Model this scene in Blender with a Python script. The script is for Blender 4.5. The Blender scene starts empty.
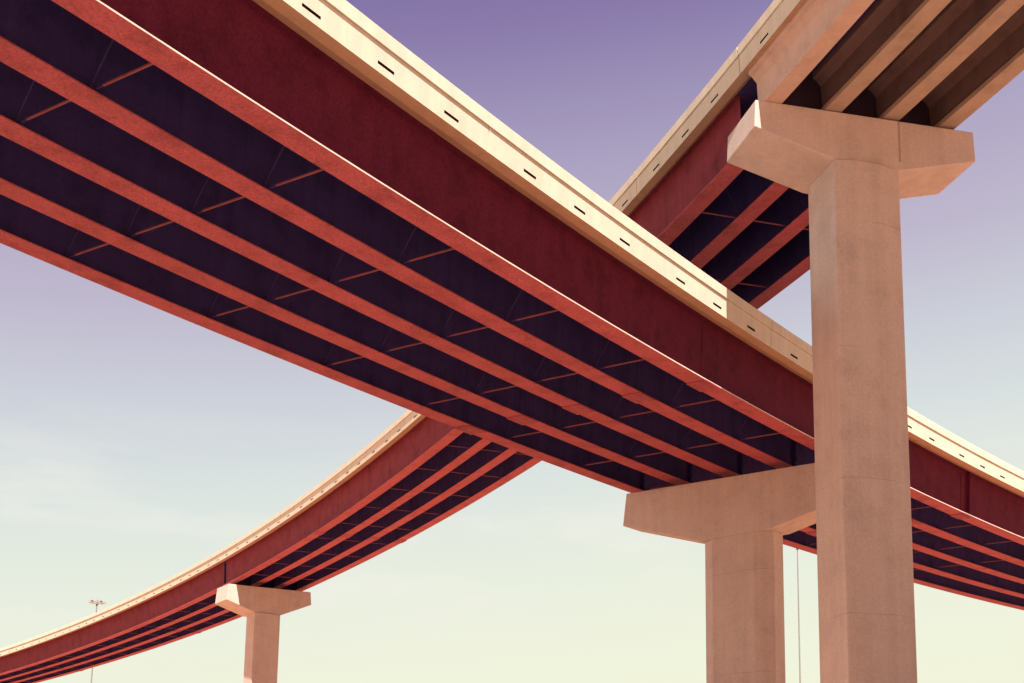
import bpy, math, random
from math import sin, cos, pi, radians
from mathutils import Vector, Matrix

random.seed(7)
sc = bpy.context.scene
COL = sc.collection

# ------------------------------------------------------------------ materials
def new_mat(name):
    m = bpy.data.materials.new(name); m.use_nodes = True
    nt = m.node_tree; nt.nodes.clear()
    out = nt.nodes.new('ShaderNodeOutputMaterial'); b = nt.nodes.new('ShaderNodeBsdfPrincipled')
    nt.links.new(b.outputs[0], out.inputs[0])
    return m, nt, b

def noise(nt, vec, scale, detail=4, rough=.55, map_scale=None):
    n = nt.nodes.new('ShaderNodeTexNoise'); n.inputs['Scale'].default_value = scale
    n.inputs['Detail'].default_value = detail; n.inputs['Roughness'].default_value = rough
    if map_scale:
        mp = nt.nodes.new('ShaderNodeMapping'); mp.inputs['Scale'].default_value = map_scale
        nt.links.new(vec, mp.inputs[0]); vec = mp.outputs[0]
    nt.links.new(vec, n.inputs['Vector'])
    return n.outputs[0]

def ramp(nt, fac, stops):
    r = nt.nodes.new('ShaderNodeValToRGB'); e = r.color_ramp.elements
    e[0].position, e[0].color = stops[0][0], (*stops[0][1], 1)
    e[1].position, e[1].color = stops[-1][0], (*stops[-1][1], 1)
    for p, c in stops[1:-1]:
        x = e.new(p); x.color = (*c, 1)
    nt.links.new(fac, r.inputs[0]); return r.outputs[0]

def mix(nt, a, b, fac, mode='MIX'):
    m = nt.nodes.new('ShaderNodeMix'); m.data_type = 'RGBA'; m.blend_type = mode
    if isinstance(fac, float): m.inputs[0].default_value = fac
    else: nt.links.new(fac, m.inputs[0])
    for k, v in ((6, a), (7, b)):
        if isinstance(v, tuple): m.inputs[k].default_value = (*v, 1)
        else: nt.links.new(v, m.inputs[k])
    return m.outputs[2]

def g(v): return (v, v, v)

def weathered(name, base, rough=.85, big=.25, fine=.18, streak=.2, bump=.25, bscale=30, lines=False, spec=.3):
    """base colour broken up by blotches, vertical run-off streaks and fine grain"""
    m, nt, b = new_mat(name)
    tc = nt.nodes.new('ShaderNodeTexCoord'); vec = tc.outputs['Object']
    c = tuple(base)
    col = ramp(nt, noise(nt, vec, .9, 9, .68), [(.3, g(1 - big)), (.5, g(1.0)), (.8, g(1 + big * .55))])
    st = ramp(nt, noise(nt, vec, 1.0, 4, .6, (2.2, 2.2, .10)), [(.3, g(1 - streak)), (.6, g(1.0)), (.85, g(1 + streak * .4))])
    fn = ramp(nt, noise(nt, vec, 13, 4, .85), [(.25, g(1 - fine)), (.75, g(1 + fine))])
    x = mix(nt, c, col, 1.0, 'MULTIPLY'); x = mix(nt, x, st, 1.0, 'MULTIPLY'); x = mix(nt, x, fn, 1.0, 'MULTIPLY')
    if lines:   # faint pour joints left by the column forms
        sep = nt.nodes.new('ShaderNodeSeparateXYZ'); nt.links.new(vec, sep.inputs[0])
        def M(op, a, bb):
            q = nt.nodes.new('ShaderNodeMath'); q.operation = op
            for k, v in ((0, a), (1, bb)):
                if isinstance(v, (int, float)): q.inputs[k].default_value = v
                else: nt.links.new(v, q.inputs[k])
            return q.outputs[0]
        wob = M('MULTIPLY', noise(nt, vec, 1.3, 3), .10)
        z = M('ADD', sep.outputs[2], wob)
        f = M('PINGPONG', z, 2.45)
        ln = ramp(nt, f, [(.0, g(.74)), (.012, g(.80)), (.022, g(1.0))])
        ff = ramp(nt, noise(nt, vec, .35, 2), [(.45, g(0)), (.6, g(1))])
        ln = mix(nt, (1., 1., 1.), ln, ff)
        x = mix(nt, x, ln, 1.0, 'MULTIPLY')
    nt.links.new(x, b.inputs['Base Color'])
    b.inputs['Roughness'].default_value = rough
    b.inputs['Specular IOR Level'].default_value = spec
    bp = nt.nodes.new('ShaderNodeBump'); bp.inputs['Strength'].default_value = bump; bp.inputs['Distance'].default_value = .02
    nt.links.new(noise(nt, vec, bscale, 5, .7), bp.inputs['Height']); nt.links.new(bp.outputs[0], b.inputs['Normal'])
    return m

M = dict(
    concrete=weathered('pale_concrete', (.62, .555, .47), big=.08, streak=.10, fine=.06),
    pier=weathered('pier_concrete', (.56, .435, .40), big=.14, streak=.10, fine=.18, lines=True, bump=.35),
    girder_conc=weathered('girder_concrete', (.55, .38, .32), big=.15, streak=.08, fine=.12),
    girder_in=weathered('shaded_girder_concrete', (.38, .27, .215), big=.25, streak=.0, fine=.15),  # girder concrete darkened: shade under the span put into the colour
    girder_web=weathered('shaded_girder_web', (.20, .12, .115), big=.3, streak=.0, fine=.15),  # same concrete again, deeper bay shade painted onto the inner webs
    steelB=weathered('shaded_red_steel_b', (.20, .034, .052), rough=.75, big=.34, streak=.12, fine=.34, bump=.12, spec=.08),  # flange paint darkened, shade on the web put into the colour
    shade_conc=weathered('shaded_diaphragm', (.045, .026, .045), rough=.9, spec=.1),  # concrete painted near-black for the shade between the precast girders
    sealant=weathered('grey_joint_sealant', (.40, .28, .26)),
    brace=weathered('brace_paint', (.24, .06, .075), rough=.8),
    slab=weathered('slab_concrete', (.47, .29, .19), big=.15, streak=.05, fine=.12),
    steel=weathered('shaded_red_steel', (.105, .014, .036), rough=.75, big=.34, streak=.10, fine=.42, bump=.12, spec=.08),  # darker copy of the flange paint, shade under the overhang painted in
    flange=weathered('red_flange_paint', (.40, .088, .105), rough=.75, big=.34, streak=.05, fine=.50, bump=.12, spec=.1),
    dark=weathered('shade_dark_steel', (.056, .036, .15), rough=.9, big=.3, streak=.2, fine=.2, bump=.1, spec=.1),  # steel inside the bays, its shade painted as a dark colour
    form=weathered('shade_dark_deck_form', (.056, .036, .15), rough=.9, big=.2, streak=.0, fine=.2, bump=.05, spec=.1),  # deck underside, shade between the girders put into its dark colour
    rubber=weathered('black_rubber', (.02, .016, .02), rough=.8),
    slot=weathered('slot_lining', (.03, .018, .014), rough=.95),  # near-black lining of the slot pockets
    pavement=weathered('added_road_concrete', (.24, .185, .15), rough=.9),  # surface of the added, unseen road
    asphalt=weathered('road_asphalt', (.06, .055, .055), rough=.9),
    galv=weathered('galvanised_metal', (.22, .20, .20), rough=.6, fine=.05),
    lens=weathered('lamp_glass', (.75, .75, .72), rough=.2, fine=.02),
    stain=weathered('stained_plate', (.36, .065, .092), rough=.75, big=.3, fine=.3),
    sunlit_edge=weathered('painted_sunlit_edge', (.80, .60, .55), rough=.8, big=.1, fine=.1),  # painted highlight: sunlit line along the outer flange edge
)

# ground
gm, nt, b = new_mat('dry_red_ground')
tc = nt.nodes.new('ShaderNodeTexCoord')
x = ramp(nt, noise(nt, tc.outputs['Object'], .03, 6, .6), [(.3, (.34, .165, .10)), (.55, (.40, .205, .125)), (.8, (.31, .17, .10))])
f = ramp(nt, noise(nt, tc.outputs['Object'], 2.5, 5, .7), [(.3, g(.75)), (.7, g(1.2))])
nt.links.new(mix(nt, x, f, 1.0, 'MULTIPLY'), b.inputs['Base Color']); b.inputs['Roughness'].default_value = .95

# ------------------------------------------------------------------ helpers
class MB:
    """collects polygons, then links them as ONE mesh object"""
    def __init__(s): s.v = []; s.f = []; s.mi = []
    def add(s, verts, faces, mi=0):
        o = len(s.v); s.v += [Vector(p) for p in verts]; s.f += [[i + o for i in f] for f in faces]; s.mi += [mi] * len(faces)
    def prism(s, poly, dirv, length, mi=0):
        n = len(poly); d = Vector(dirv).normalized() * length
        a = [Vector(p) for p in poly]; bb = [p + d for p in a]
        s.add(a + bb, [list(range(n))[::-1], [n + i for i in range(n)]] + [[i, (i + 1) % n, n + (i + 1) % n, n + i] for i in range(n)], mi)
    def box(s, c, ex, ey, ez, mi=0):
        c, ex, ey, ez = map(Vector, (c, ex, ey, ez)); p = []
        for k in (-1, 1):
            for j in (-1, 1):
                for i in (-1, 1): p.append(c + ex * i + ey * j + ez * k)
        s.add(p, [[0, 2, 3, 1], [4, 5, 7, 6], [0, 1, 5, 4], [2, 6, 7, 3], [0, 4, 6, 2], [1, 3, 7, 5]], mi)
    def bar(s, a, b_, w, h, mi=0):
        a, b_ = Vector(a), Vector(b_); d = (b_ - a); L = d.length; d.normalize()
        r = d.cross(Vector((0, 0, 1))); r = r.normalized() if r.length > 1e-4 else Vector((1, 0, 0)); u = r.cross(d)
        s.box((a + b_) / 2, d * L / 2, r * w / 2, u * h / 2, mi)
    def tube(s, a, b_, r0, r1, n=10, mi=0):
        a, b_ = Vector(a), Vector(b_); d = (b_ - a).normalized(); r = d.orthogonal().normalized(); u = d.cross(r)
        p = [a + (r * cos(2 * pi * i / n) + u * sin(2 * pi * i / n)) * r0 for i in range(n)] + [b_ + (r * cos(2 * pi * i / n) + u * sin(2 * pi * i / n)) * r1 for i in range(n)]
        s.add(p, [list(range(n))[::-1], list(range(n, 2 * n))] + [[i, (i + 1) % n, n + (i + 1) % n, n + i] for i in range(n)], mi)
    def build(s, name, mats, parent=None, bevel=0):
        me = bpy.data.meshes.new(name)
        off = Vector(parent.matrix_basis.translation) if parent else Vector()
        pp = parent.parent if parent else None
        while pp: off += pp.location; pp = pp.parent
        me.from_pydata([p - off for p in s.v], [], s.f)
        for m in (mats if isinstance(mats, (list, tuple)) else [mats]): me.materials.append(m)
        for p, k in zip(me.polygons, s.mi): p.material_index = k
        import bmesh
        bm = bmesh.new(); bm.from_mesh(me); bmesh.ops.recalc_face_normals(bm, faces=bm.faces); bm.to_mesh(me); bm.free()
        o = bpy.data.objects.new(name, me); COL.objects.link(o)
        if parent: o.parent = parent
        if bevel:
            md = o.modifiers.new('edge', 'BEVEL'); md.width = bevel; md.segments = 2; md.limit_method = 'ANGLE'; md.angle_limit = radians(25)
        return o

def thing(name, loc, label, cat, group=None):
    o = bpy.data.objects.new(name, None); COL.objects.link(o); o.location = loc; o.empty_display_size = 1
    o['label'] = label; o['category'] = cat
    if group: o['group'] = group
    return o

# ------------------------------------------------------------------ alignments
class Path:
    """a curved deck alignment: plan heading, height and crossfall along its length"""
    def __init__(s, K, X, Y, Z, h, k1, k2, k3, gr, q, b, b1, s0, s1):
        s.K = K; s.Z, s.h0, s.k1, s.k2, s.k3, s.g, s.q, s.b, s.b1 = Z, h, k1, k2, k3, gr, q, b, b1
        s.s0 = s0; s.ds = .25; n = int((s1 - s0) / s.ds) + 2
        xs, ys = [0.], [0.]
        for i in range(1, n):
            t = s0 + (i - .5) * s.ds; hh = s.head(t); xs.append(xs[-1] + sin(hh) * s.ds); ys.append(ys[-1] + cos(hh) * s.ds)
        i0 = (0 - s0) / s.ds; i = int(i0)
        ox, oy = xs[i] - X, ys[i] - Y
        s.xs = [a - ox for a in xs]; s.ys = [a - oy for a in ys]
    def head(s, t): return s.h0 + s.k1 * t + s.k2 * t * t + s.k3 * t ** 3
    def at(s, t, u=0., v=0.):
        f = (t - s.s0) / s.ds; i = max(0, min(len(s.xs) - 2, int(f))); f -= i
        x = s.xs[i] * (1 - f) + s.xs[i + 1] * f; y = s.ys[i] * (1 - f) + s.ys[i + 1] * f
        z = s.Z + s.g * t + s.q * t * t; h = s.head(t); b = s.b + s.b1 * t
        U = u * cos(b) - v * sin(b); W = u * sin(b) + v * cos(b)
        return Vector((x + cos(h) * U, y - sin(h) * U, z + W)) * s.K

def sweep(mb, P, sec, sts, mi=0, skip=None, edge_mi=None):
    """closed (u, v) section swept along stations; skip = (edge index, set of segment indices) leaves openings"""
    n = len(sec); vs = []
    for t in sts: vs += [P.at(t, u, v) for u, v in sec]
    o = len(mb.v); mb.v += vs
    for i in range(len(sts) - 1):
        for k in range(n):
            if skip and k == skip[0] and i in skip[1]: continue
            a, b_ = o + i * n + k, o + i * n + (k + 1) % n
            mb.f.append([a, b_, b_ + n, a + n]); mb.mi.append(edge_mi.get(k, mi) if edge_mi else mi)
    mb.f.append([o + k for k in range(n)]); mb.f.append([o + (len(sts) - 1) * n + k for k in range(n)][::-1]); mb.mi += [mi, mi]

def stations(a, b, step=2.0):
    n = max(1, int(round((b - a) / step))); return [a + (b - a) * i / n for i in range(n + 1)]

HP, HC, TF = .792, .417, .403
SLV = (-.195, -.105)        # drain slots sit low on the barrier's outer face

def barrier_sec(W, sg, lip):
    o = [(0, -TF), (0, SLV[0]), (0, SLV[1]), (0, HP - HC - .035), (-.03, HP - HC - .03), (-.03, HP - HC), (lip, HP - HC + .004), (lip * .8, HP - .03), (0, HP), (-.24, HP), (-.28, .32), (-.40, .07), (-.42, -.02), (-.42, -TF)]
    return [(W + sg * a, v) for a, v in o]

def make_barrier(P, W, sg, s0, s1, slots, joints, parent, slot_len=.64, lip=.04):
    """one continuous concrete barrier broken only by saw-cut joints, drain slots opened in its face"""
    cuts = sorted({s0, s1} | {j for j in joints if s0 + .3 < j < s1 - .3})
    mb = MB(); sec = barrier_sec(W, sg, lip)
    for a, b_ in zip(cuts[:-1], cuts[1:]):
        aa = a + (.016 if a in joints else 0); bb = b_ - (.016 if b_ in joints else 0)
        st = set(stations(aa, bb, 2.0)); sk = []
        for sl in slots:
            if aa + .1 < sl and sl + slot_len < bb - .1:
                st = {x for x in st if not (sl - .15 < x < sl + slot_len + .15)} | {sl, sl + slot_len}; sk.append(sl)
        st = sorted(st); skip = {st.index(x) for x in sk}
        sweep(mb, P, sec, st, skip=(1, skip), edge_mi={13: 1})
    o = mb.build('barrier', [M['concrete'], M['slab']], parent)
    for sl in slots:
        if s0 < sl < s1 - .7:
            m2 = MB(); q = []
            for t in (sl, sl + slot_len):
                for u, v in ((W, SLV[0]), (W, SLV[1]), (W - sg * .16, SLV[1]), (W - sg * .16, SLV[0])): q.append(P.at(t, u, v))
            m2.add(q, [[1, 2, 6, 5], [2, 3, 7, 6], [3, 0, 4, 7], [0, 1, 2, 3], [4, 5, 6, 7]])
            m2.build('drain_slot', M['slot'], o)
    return o

def i_girder(P, parent, u, D, fw, s0, s1, outer, ts, splices=(), web_mat=None):
    """riveted plate girder: thin web, narrow top flange, wide bottom flange, splice plates where the flange thickens"""
    st = stations(s0, s1, 2.0); w = .012; hf = fw / 2; tf = .042
    web = MB()
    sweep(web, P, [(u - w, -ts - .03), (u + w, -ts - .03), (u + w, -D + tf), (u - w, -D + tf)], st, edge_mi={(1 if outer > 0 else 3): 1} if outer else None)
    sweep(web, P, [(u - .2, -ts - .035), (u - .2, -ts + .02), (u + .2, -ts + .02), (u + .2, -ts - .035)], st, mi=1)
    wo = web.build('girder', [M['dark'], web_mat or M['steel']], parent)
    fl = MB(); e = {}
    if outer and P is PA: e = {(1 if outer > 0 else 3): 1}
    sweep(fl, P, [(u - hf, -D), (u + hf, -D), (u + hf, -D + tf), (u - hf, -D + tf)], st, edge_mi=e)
    fl.build('bottom_flange', [M['flange'], M['sunlit_edge']], wo)
    for sp in splices:
        if s0 < sp < s1:
            m2 = MB(); s2 = [sp - .55, sp, sp + .55]
            sweep(m2, P, [(u - hf - .025, -D - .04), (u + hf + .025, -D - .04), (u + hf + .025, -D - .001), (u - hf - .025, -D - .001)], s2)
            for sgn in (-1, 1):
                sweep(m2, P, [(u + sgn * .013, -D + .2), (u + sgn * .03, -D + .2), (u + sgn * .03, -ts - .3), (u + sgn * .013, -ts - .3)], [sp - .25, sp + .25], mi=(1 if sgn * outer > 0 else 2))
            for a in range(6):
                for bq in (-.3, -.18, .18, .3):
                    c = P.at(sp - .45 + a * .18, u + bq * fw / .83, -D - .05); m2.box(c, (.018, 0, 0), (0, .018, 0), (0, 0, .014))
            m2.build('splice_plate', [M['stain'], web_mat or M['steel'], M['dark']], wo)
    return wo

def cross_frame(P, parent, s, ua, ub, D, ts):
    m = MB(); vb = -D + .16; vt = -ts - .28
    A, B = P.at(s, ua + .02, vb), P.at(s, ub - .02, vb); Cc, Dd = P.at(s, ua + .02, vt), P.at(s, ub - .02, vt)
    m.bar(A.lerp(B, .20), B, .05, .045, 1); m.bar(A, A.lerp(B, .20), .06, .05, 0); m.bar(Cc, Dd, .07, .07, 0)
    m.bar(A, (Cc + Dd) / 2, .04, .04, 0); m.bar(B, (Cc + Dd) / 2, .04, .04, 0)
    for q, r in ((ua, 1), (ub, -1)):
        for v in (vb, vt): m.bar(P.at(s, q + r * .02, v), P.at(s, q + r * .14, v), .02, .16, 0)
    m.build('cross_frame', [M['dark'], M['brace']], parent)

def pier(x, y, z, az, w, til, t, heL, heR, hr, c, cc, tc, fl, label, front, seat, root_c=None, mat=None, parapet=False, back_shift=0., group='hammerhead piers under the flyovers'):
    e = Vector((sin(az), cos(az), 0)); n = Vector((-e.y, e.x, 0))
    if n.y < 0: n = -n
    O = Vector((x, y, z)); h = w / 2
    GZ = GROUND
    root = thing('bridge_pier', (x + e.x * cc + n.x * t / 2, y + e.y * cc + n.y * t / 2, GZ), label, 'pier', group)
    W = lambda a, b_, zz: O + e * a + n * b_ + Vector((0, 0, zz))
    c2 = root_c or c
    prof = [(-h, -til * h), (h, til * h), (h + fl, til * h - heR), (cc + c2, -hr), (cc - c2, -hr), (-h - fl, -til * h - heL)]
    m = MB(); m.prism([W(a, 0, zz) for a, zz in prof], n, t)
    m.build('pier_cap', M['pier'], root, bevel=.035)
    # column: plan outline (a, depth)
    out = [W(cc + a, dd, -hr + (.0)) for a, dd in front(c, tc)]
    down = (O.z - hr) - GZ + .3
    m = MB(); top = [p + Vector((0, 0, .004)) for p in out]
    m.prism(top, (0, 0, -1), down); m.build('column', M['pier'], root, bevel=.03)
    return root, W, e, n

# ------------------------------------------------------------------ the setting
GROUND = -1.75
gp = MB(); gp.add([(-3000, -3000, GROUND), (3000, -3000, GROUND), (3000, 4000, GROUND), (-3000, 4000, GROUND)], [[0, 1, 2, 3]])
go = gp.build('ground', gm); go['kind'] = 'structure'

rd = MB()   # unseen road, added to darken the ground bounce onto the pier fronts
def sheet(mb, x0, y0, x1, y1, z, mi=0): mb.add([(x0, y0, z), (x1, y0, z), (x1, y1, z), (x0, y1, z)], [[0, 1, 2, 3]], mi)
sheet(rd, -400, 2, 400, 29, GROUND + .004)
for y in (2.6, 28.3): sheet(rd, -400, y, 400, y + .12, GROUND + .008, 1)
for y in (11., 20.):
    for k in range(-30, 30): sheet(rd, k * 12, y, k * 12 + 3, y + .12, GROUND + .008, 1)
ro_ = rd.build('added_road', [M['pavement'], M['concrete']]); ro_['kind'] = 'structure'
kb = MB()  # edges of the added, unseen road
for y in (1.7, 29.): kb.box((0, y + .15, GROUND + .07), (400, 0, 0), (0, .15, 0), (0, 0, .07))
kb_ = kb.build('kerb', M['concrete']); kb_['kind'] = 'structure'

# ------------------------------------------------------------------ ramp crossing in the foreground
PA = Path(1.0, 6.661697, 55.513575, 20.869171, .683268, .0032668, 1.07009e-5, 0, .0161291, -6.44982e-5, -.0555919, 0, -75, 80)
AD, AFW, ATS = 2.843, .833, .246; AW = 7.0064
rA = thing('flyover_bridge', PA.at(3.1, 0, -AD), 'large red steel flyover crossing the whole photo diagonally, five girders under a sunlit concrete barrier', 'bridge', 'curved flyover ramps')
dk = MB()
stA = stations(-72, 76, 2)
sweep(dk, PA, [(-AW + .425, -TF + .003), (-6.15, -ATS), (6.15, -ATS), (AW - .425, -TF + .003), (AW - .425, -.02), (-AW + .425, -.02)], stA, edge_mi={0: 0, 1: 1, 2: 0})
sweep(dk, PA, [(-AW + .45, -.018), (AW - .45, -.018), (AW - .45, .05), (-AW + .45, .05)], stA, mi=2)
dk.build('deck', [M['slab'], M['form'], M['asphalt']], rA)
slA = []; jA = []
for k in range(-5, 9):
    b0 = -13.12 + 9.2 * k
    jA.append(b0 - 1.75)
    for q in (0, 2.72, 5.44): slA.append(b0 + q)
make_barrier(PA, AW, 1, -72, 76, slA, jA, rA)
make_barrier(PA, -AW, -1, -72, 76, [], jA, rA)
for i, u in enumerate((6, 3, 0, -3, -6)):
    i_girder(PA, rA, u, AD, AFW, -72, 76, 1 if i == 0 else (-1 if i == 4 else 0), ATS, splices=(-9.2, 17.2))
    # bearing stiffener over the pier, and one at the splice where the web deepens
    for t, sg in ((3.9, -1), (3.9, 1)) + (((17.7, 1),) if i == 0 else ()):
            m = MB(); sweep(m, PA, [(u + sg * .013, -ATS - .04), (u + sg * .22, -ATS - .04), (u + sg * .22, -AD + .05), (u + sg * .013, -AD + .05)], [t, t + .03])
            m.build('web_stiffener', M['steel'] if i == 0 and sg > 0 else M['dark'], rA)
for k in range(-4, 12):
    s = -34.313 + 5.466 * (k + 1)
    if abs(s - 3.9) < 1.5: s = 3.9 if s > 3.9 else 3.9
    for ub, ua in ((6, 3), (3, 0), (0, -3), (-3, -6)):
        cross_frame(PA, rA, s, ua, ub, AD, ATS)

# ------------------------------------------------------------------ upper curving ramp
KB = .95
PB = Path(KB, 11.0692186, 46.5247446, 30.7564756, -.3546857, -.00279758, 3.83425e-7, 8.387e-9, -.00399339, -6.31784e-5, .0549115, -.000151978, -62, 215)
BS, BD, BFW, BTS, BW = 2.61765, 3.0019, .83667, .246, 4.7487
JT = -1.17
rB = thing('flyover_bridge', PB.at(45, 0, -BD), 'red steel ramp with four girders passing behind the larger flyover and curving away lower left', 'bridge', 'curved flyover ramps')
dk = MB(); sB = stations(JT + .03, 208, 2)
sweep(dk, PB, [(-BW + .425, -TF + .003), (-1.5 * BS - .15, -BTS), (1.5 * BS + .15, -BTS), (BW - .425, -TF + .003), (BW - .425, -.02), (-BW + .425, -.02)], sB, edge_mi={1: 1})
sweep(dk, PB, [(-BW + .45, -.018), (BW - .45, -.018), (BW - .45, .05), (-BW + .45, .05)], sB, mi=2)
dk.build('deck', [M['slab'], M['form'], M['asphalt']], rB)
slB = []; jB = []
for k in range(0, 24):
    b0 = .65 + 9.0 * k; jB.append(b0 + 8.0 if k < 23 else 300)
    for q in (0, 2.7, 5.6): slB.append(b0 + q)
make_barrier(PB, -BW, -1, JT + .03, 208, slB, jB, rB, lip=.06)
make_barrier(PB, BW, 1, JT + .03, 208, [], jB, rB)
SP3 = 93.6; SP4 = 190.
for i in range(4):
    u = (-1.5 + i) * BS; side = -1 if i == 0 else (1 if i == 3 else 0)
    for a, b_ in ((.35, SP3 - .3), (SP3 + .3, SP4)) + (((SP4 + .3, 208),)):
        i_girder(PB, rB, u, BD, BFW, a, b_, side, BTS, splices=(a + (b_ - a) * .3, a + (b_ - a) * .72) if b_ - a > 30 else (), web_mat=M['steelB'])
for st_ in (SP3, SP4):
    for j in range(3):
        m = MB(); ua = (-1.5 + j) * BS
        sweep(m, PB, [(ua + .02, -BD + .1), (ua + BS - .02, -BD + .1), (ua + BS - .02, -BTS - .05), (ua + .02, -BTS - .05)], [st_ - .6, st_ - .55]); m.build('end_diaphragm', M['dark'], rB)
for k in range(0, 31):
    s = 5.1 + 5.85 * k
    if abs(s - SP3) < 1.2: continue
    for j in range(3): cross_frame(PB, rB, s, (-1.5 + j) * BS, (-.5 + j) * BS, BD, BTS)

# ------------------------------------------------------------------ precast span on the near side of the joint
rC = thing('concrete_span', PB.at(-20, 0, -2.2), 'pale precast concrete girder span running from the expansion joint out of the top right corner', 'bridge span')
sC = stations(-58, JT - .03, 2); dk = MB()
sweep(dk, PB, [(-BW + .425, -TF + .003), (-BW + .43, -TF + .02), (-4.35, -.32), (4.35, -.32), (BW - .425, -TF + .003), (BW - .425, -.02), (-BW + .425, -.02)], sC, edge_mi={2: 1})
sweep(dk, PB, [(-BW + .45, -.018), (BW - .45, -.018), (BW - .45, .05), (-BW + .45, .05)], sC, mi=2)
dk.build('deck', [M['slab'], M['form'], M['asphalt']], rC)
slC = [-3.45 - 9.0 * k + q for k in range(7) for q in (0, -2.7, -5.6)]
make_barrier(PB, -BW, -1, -58, JT - .03, slC, [], rC, lip=.06)
make_barrier(PB, BW, 1, -58, JT - .03, [], [], rC)
CD = 2.2
for i in range(4):
    u = -4.06 + i * 2.59; m = MB()
    hw = .37
    sec = [(u - hw, -CD), (u + hw, -CD), (u + hw, -CD + .2), (u + .1, -CD + .46), (u + .1, -.85), (u + .3, -.62), (u + .45, -.55), (u + .45, -.325), (u - .45, -.325), (u - .45, -.55), (u - .3, -.62), (u - .1, -.85), (u - .1, -CD + .46), (u - hw, -CD + .2)]
    s0 = -2.35 - .5 * (i / 3.)
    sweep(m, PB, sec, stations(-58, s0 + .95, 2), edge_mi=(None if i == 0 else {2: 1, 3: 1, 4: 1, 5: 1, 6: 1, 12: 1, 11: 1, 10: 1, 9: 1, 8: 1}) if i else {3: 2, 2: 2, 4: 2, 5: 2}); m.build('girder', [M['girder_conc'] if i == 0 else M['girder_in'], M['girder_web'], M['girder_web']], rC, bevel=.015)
for s in (-1.95, -20, -38):
    for j in range(3):
        m = MB(); ua = -4.06 + j * 2.59
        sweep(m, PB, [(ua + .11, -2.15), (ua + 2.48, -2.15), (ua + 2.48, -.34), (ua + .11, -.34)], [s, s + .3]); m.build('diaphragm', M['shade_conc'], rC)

# ------------------------------------------------------------------ piers
P1 = dict(x=11.49, y=41.85, z=27.173, az=1.295, w=9.162, til=0.04, t=2.496, heL=1.076, heR=1.211, hr=1.997, c=1.352, cc=-0.093, tc=2.05, fl=0.057)
P2 = dict(x=8.601, y=56.71, z=17.758, az=2.306, w=13.523, til=-0.056, t=1.544, heL=1.702, heR=1.6, hr=2.947, c=1.617, cc=0.022, tc=1.538, fl=0.226)
P3 = dict(x=-28.677, y=119.337, z=25.068, az=0.932, w=8.727, til=0.035, t=3.049, heL=1.603, heR=1.314, hr=2.652, c=1.359, cc=-0.186, tc=2.018, fl=0.135)
DROP = .10
for p in (P1, P2, P3): p['z'] -= DROP

def front1(c, tc): return [(-c, 0), (-c * .42, -.20), (c * .35, -.20), (c, 0), (c, tc), (c * .4, tc + .18), (-c * .4, tc + .18), (-c, tc)]
def front2(c, tc): return [(-1.42, 0), (.95, 0), (1.78, .45), (1.78, tc - .25), (1.2, tc), (-1.4, tc), (-2.05, tc - .35), (-2.05, .30)]
def front3(c, tc): return [(-c, 0), (-c * .4, -.15), (c * .4, -.15), (c, 0), (c, tc), (c * .4, tc + .15), (-c * .4, tc + .15), (-c, tc)]

def bearings(P, root, W, us, sts, v, til, h):
    for u in us:
        c = P.at(sts, u, v); m = MB()
        m.box(c - Vector((0, 0, h / 2 + .001)), (.27, 0, 0), (0, .27, 0), (0, 0, h / 2)); m.build('bearing', M['rubber'], root)

r1, W1, e1, n1 = pier(**P1, label='tallest, nearest concrete pier, its hammerhead cap under pale concrete girders at the expansion joint', front=front1, seat=0)
bearings(PB, r1, W1, [-4.06 + i * 2.59 for i in range(4)], -2.0, -CD, 0, .11)
m = MB(); cx_ = P1['w'] / 2
m.box(W1(1.42 + P1['cc'], -.006, -.80), e1 * .035, n1 * .010, Vector((0, 0, .82))); m.build('joint_sealant', M['sealant'], r1)
# corbel that carries the steel girders behind the cap
m = MB(); zc = -BD * KB + CD * KB - .02
m.prism([W1(-cx_ + .9, P1['t'] + dd, zz - P1['til'] * (cx_ - .9)) for dd, zz in ((-.01, zc - .02), (.45, zc - .02), (.45, zc - .14), (-.01, zc - .2))], e1, P1['w'] - 2.2)
m.build('corbel', M['pier'], r1)
r2, W2, e2, n2 = pier(**P2, label='concrete pier with wide cap carrying the large diagonal flyover, partly hidden by the nearest column', front=front2, seat=0, root_c=2.0)
bearings(PA, r2, W2, [6, 3, 0, -3, -6], 3.95, -AD, 0, .12)
r3, W3, e3, n3 = pier(**P3, label='distant small pier with a sunlit cap end, under the curving ramp at lower left', front=front3, seat=0)
bearings(PB, r3, W3, [(-1.5 + i) * BS for i in range(4)], SP3, -BD, 0, .12)

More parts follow.
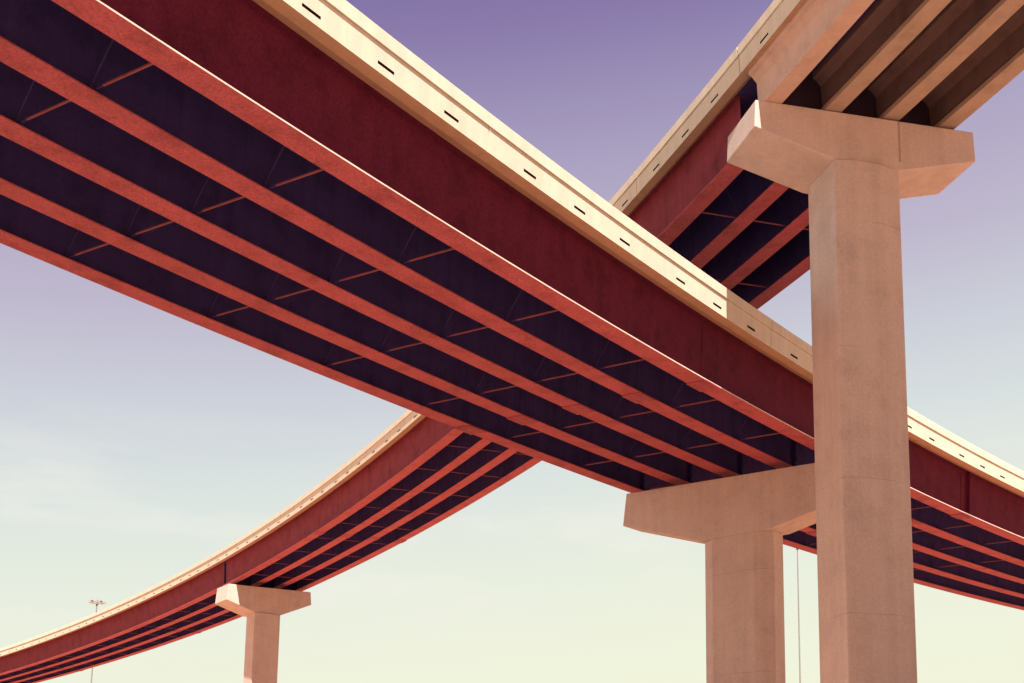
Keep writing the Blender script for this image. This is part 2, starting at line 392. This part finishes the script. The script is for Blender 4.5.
# ------------------------------------------------------------------ high-mast lights
def mast(x, y, top, label, cone, collar=0., ring_r=1.9, n=10):
    r = thing('high_mast_light', (x, y, GROUND), label, 'light mast', 'high mast lights behind the flyovers')
    m = MB(); m.tube((x, y, GROUND), (x, y, top), cone, cone * .45, 12); m.tube((x, y, top - 1.2 - collar), (x, y, top - 1.0), .36, .36, 10, 1); m.build('pole', [M['galv'], M['rubber']], r)
    m = MB(); k = 24
    for i in range(k):
        a, b_ = 2 * pi * i / k, 2 * pi * (i + 1) / k
        m.tube((x + cos(a) * ring_r, y + sin(a) * ring_r, top - .3), (x + cos(b_) * ring_r, y + sin(b_) * ring_r, top - .3), .09, .09, 6)
    for i in range(3):
        a = 2 * pi * i / 3; m.tube((x, y, top - .3), (x + cos(a) * ring_r, y + sin(a) * ring_r, top - .3), .07, .07, 6)
    m.tube((x, y, top - .8), (x, y, top + .5), .38, .3, 10)
    ro = m.build('light_ring', M['galv'], r)
    for i in range(n):
        a = 2 * pi * i / n; c = Vector((x + cos(a) * (ring_r + .35), y + sin(a) * (ring_r + .35), top - .42)); m = MB()
        m.tube(c + Vector((0, 0, .36)), c - Vector((0, 0, .05)), .22, .46, 10); m.tube(c + Vector((0, 0, .42)), c + Vector((0, 0, .36)), .26, .24, 8)
        m.build('floodlight', M['rubber'] if i % 2 else M['galv'], r)
        m = MB(); m.tube(c - Vector((0, 0, .051)), c - Vector((0, 0, .12)), .42, .30, 10); m.build('lamp_glass', M['lens'], r)
    return r

# ------------------------------------------------------------------ camera
F, CX, CY, PITCH, ROLL = 1213.85, 555.8365, 649.3203, .1582341, .0104422
Fv = Vector((0, cos(PITCH), sin(PITCH))); Rv = Vector((1, 0, 0)); Uv = Vector((0, -sin(PITCH), cos(PITCH)))
R2 = Rv * cos(ROLL) + Uv * sin(ROLL); U2 = -Rv * sin(ROLL) + Uv * cos(ROLL)
cd = bpy.data.cameras.new('Camera'); cam = bpy.data.objects.new('Camera', cd); COL.objects.link(cam)
mt = Matrix.Identity(4)
for i in range(3): mt[i][0], mt[i][1], mt[i][2] = R2[i], U2[i], -Fv[i]
cam.matrix_world = mt
cd.sensor_fit = 'HORIZONTAL'; cd.sensor_width = 36; cd.lens = F * 36 / 1024
cd.shift_x = (512 - CX) / 1024; cd.shift_y = (CY - 341.5) / 1024
cd.clip_start = .1; cd.clip_end = 9000
sc.camera = cam

def at_px(px, py, dist):
    d = Fv + R2 * (px - CX) / F - U2 * (py - CY) / F; d = d * (dist / math.hypot(d.x, d.y)); return d.x, d.y, d.z + .3
mast(*at_px(97, 602.5, 400), 'distant lamp mast whose ring of floodlights peeks above the far curving ramp at lower left', .34)
mast(*at_px(797, 534, 330), 'thin lamp mast seen in the gap between the middle and foreground columns', .30, ring_r=1.5, n=8, collar=3.4)

# ------------------------------------------------------------------ light
AZ, EL = radians(170), radians(61.5)
sd = Vector((sin(AZ) * cos(EL), cos(AZ) * cos(EL), sin(EL)))
ld = bpy.data.lights.new('Sun', 'SUN'); lo = bpy.data.objects.new('Sun', ld); COL.objects.link(lo)
lo.rotation_euler = sd.to_track_quat('Z', 'Y').to_euler(); lo.location = (0, 0, 80)
ld.energy = 5.0; ld.angle = radians(.53); ld.color = (1.0, .92, .79)

EXPO = 1.52
w = bpy.data.worlds.new('World'); sc.world = w; w.use_nodes = True
nt = w.node_tree; nt.nodes.clear()
out = nt.nodes.new('ShaderNodeOutputWorld'); bg = nt.nodes.new('ShaderNodeBackground'); nt.links.new(bg.outputs[0], out.inputs[0])
sky = nt.nodes.new('ShaderNodeTexSky'); sky.sky_type = 'NISHITA'; sky.sun_disc = False
sky.sun_elevation = EL; sky.sun_rotation = AZ; sky.dust_density = 2.0
tc = nt.nodes.new('ShaderNodeTexCoord'); sep = nt.nodes.new('ShaderNodeSeparateXYZ'); nt.links.new(tc.outputs['Generated'], sep.inputs[0])
def lin(c): return tuple(((x / 255) / 12.92 if x / 255 <= .04045 else ((x / 255 + .055) / 1.055) ** 2.4) for x in c)
nz = noise(nt, tc.outputs['Generated'], 1.6, 2, .5)
ad = nt.nodes.new('ShaderNodeMath'); ad.operation = 'MULTIPLY_ADD'; nt.links.new(nz, ad.inputs[0]); ad.inputs[1].default_value = .05
nt.links.new(sep.outputs[2], ad.inputs[2])
xr = nt.nodes.new('ShaderNodeMath'); xr.operation = 'MULTIPLY_ADD'; nt.links.new(sep.outputs[0], xr.inputs[0]); xr.inputs[1].default_value = -.10; nt.links.new(ad.outputs[0], xr.inputs[2])
xx = nt.nodes.new('ShaderNodeMath'); xx.operation = 'MULTIPLY'; nt.links.new(sep.outputs[0], xx.inputs[0]); nt.links.new(sep.outputs[0], xx.inputs[1])
x2 = nt.nodes.new('ShaderNodeMath'); x2.operation = 'MULTIPLY_ADD'; nt.links.new(xx.outputs[0], x2.inputs[0]); x2.inputs[1].default_value = .05; nt.links.new(xr.outputs[0], x2.inputs[2])
sb = nt.nodes.new('ShaderNodeMath'); sb.operation = 'SUBTRACT'; nt.links.new(x2.outputs[0], sb.inputs[0]); sb.inputs[1].default_value = .025
stops = [(.0, (243, 244, 212)), (.14, (241, 243, 219)), (.22, (233, 238, 222)), (.30, (221, 228, 224)), (.37, (206, 210, 218)), (.44, (191, 184, 204)), (.52, (172, 162, 193)), (.60, (138, 122, 170)), (.70, (100, 80, 152)), (1.0, (80, 58, 125))]
cr = ramp(nt, sb.outputs[0], [(p, lin(c)) for p, c in stops])
# wisps of thin high cloud
wn = ramp(nt, noise(nt, tc.outputs['Generated'], 3.0, 5, .6, (1.2, 1.2, 5.0)), [(.46, g(0)), (.72, g(.7))])
lo_ = ramp(nt, sep.outputs[2], [(.15, g(0)), (.19, g(1.3)), (.26, g(1.3)), (.33, g(0))])
cr = mix(nt, cr, lin((243, 241, 230)), mix(nt, wn, lo_, 1.0, 'MULTIPLY'))
mul = mix(nt, cr, g(1.0), 0.0)
# unseen sky: dimmed behind camera, extra glow added at left for the pier sides
dk_ = ramp(nt, sep.outputs[1], [(0, g(.40)), (.35, g(1.0)), (1, g(1.0))])
wx = nt.nodes.new('ShaderNodeMath'); wx.operation = 'MULTIPLY_ADD'; nt.links.new(sep.outputs[0], wx.inputs[0]); wx.inputs[1].default_value = -1.; wx.inputs[2].default_value = 0.
br = ramp(nt, wx.outputs[0], [(.48, g(0)), (.85, g(1.0))])
cr = mix(nt, cr, (1.9, 1.75, 1.5), br)
cr = mix(nt, cr, dk_, 1.0, 'MULTIPLY'); mul = mix(nt, cr, g(1.0), 0.0)
# physical sky supplies a small share of the light and its blue variation
sk = mix(nt, sky.outputs[0], g(.035), 1.0, 'MULTIPLY')
fin = mix(nt, mul, sk, .10)
nt.links.new(fin, bg.inputs['Color']); bg.inputs['Strength'].default_value = 1.1 / (2 ** EXPO)

sc.render.engine = 'CYCLES'
sc.view_settings.view_transform = 'Standard'; sc.view_settings.look = 'None'
sc.view_settings.exposure = EXPO; sc.view_settings.gamma = 1
sc.render.resolution_x, sc.render.resolution_y = 1024, 683
sc.cycles.max_bounces = 8; sc.cycles.diffuse_bounces = 5
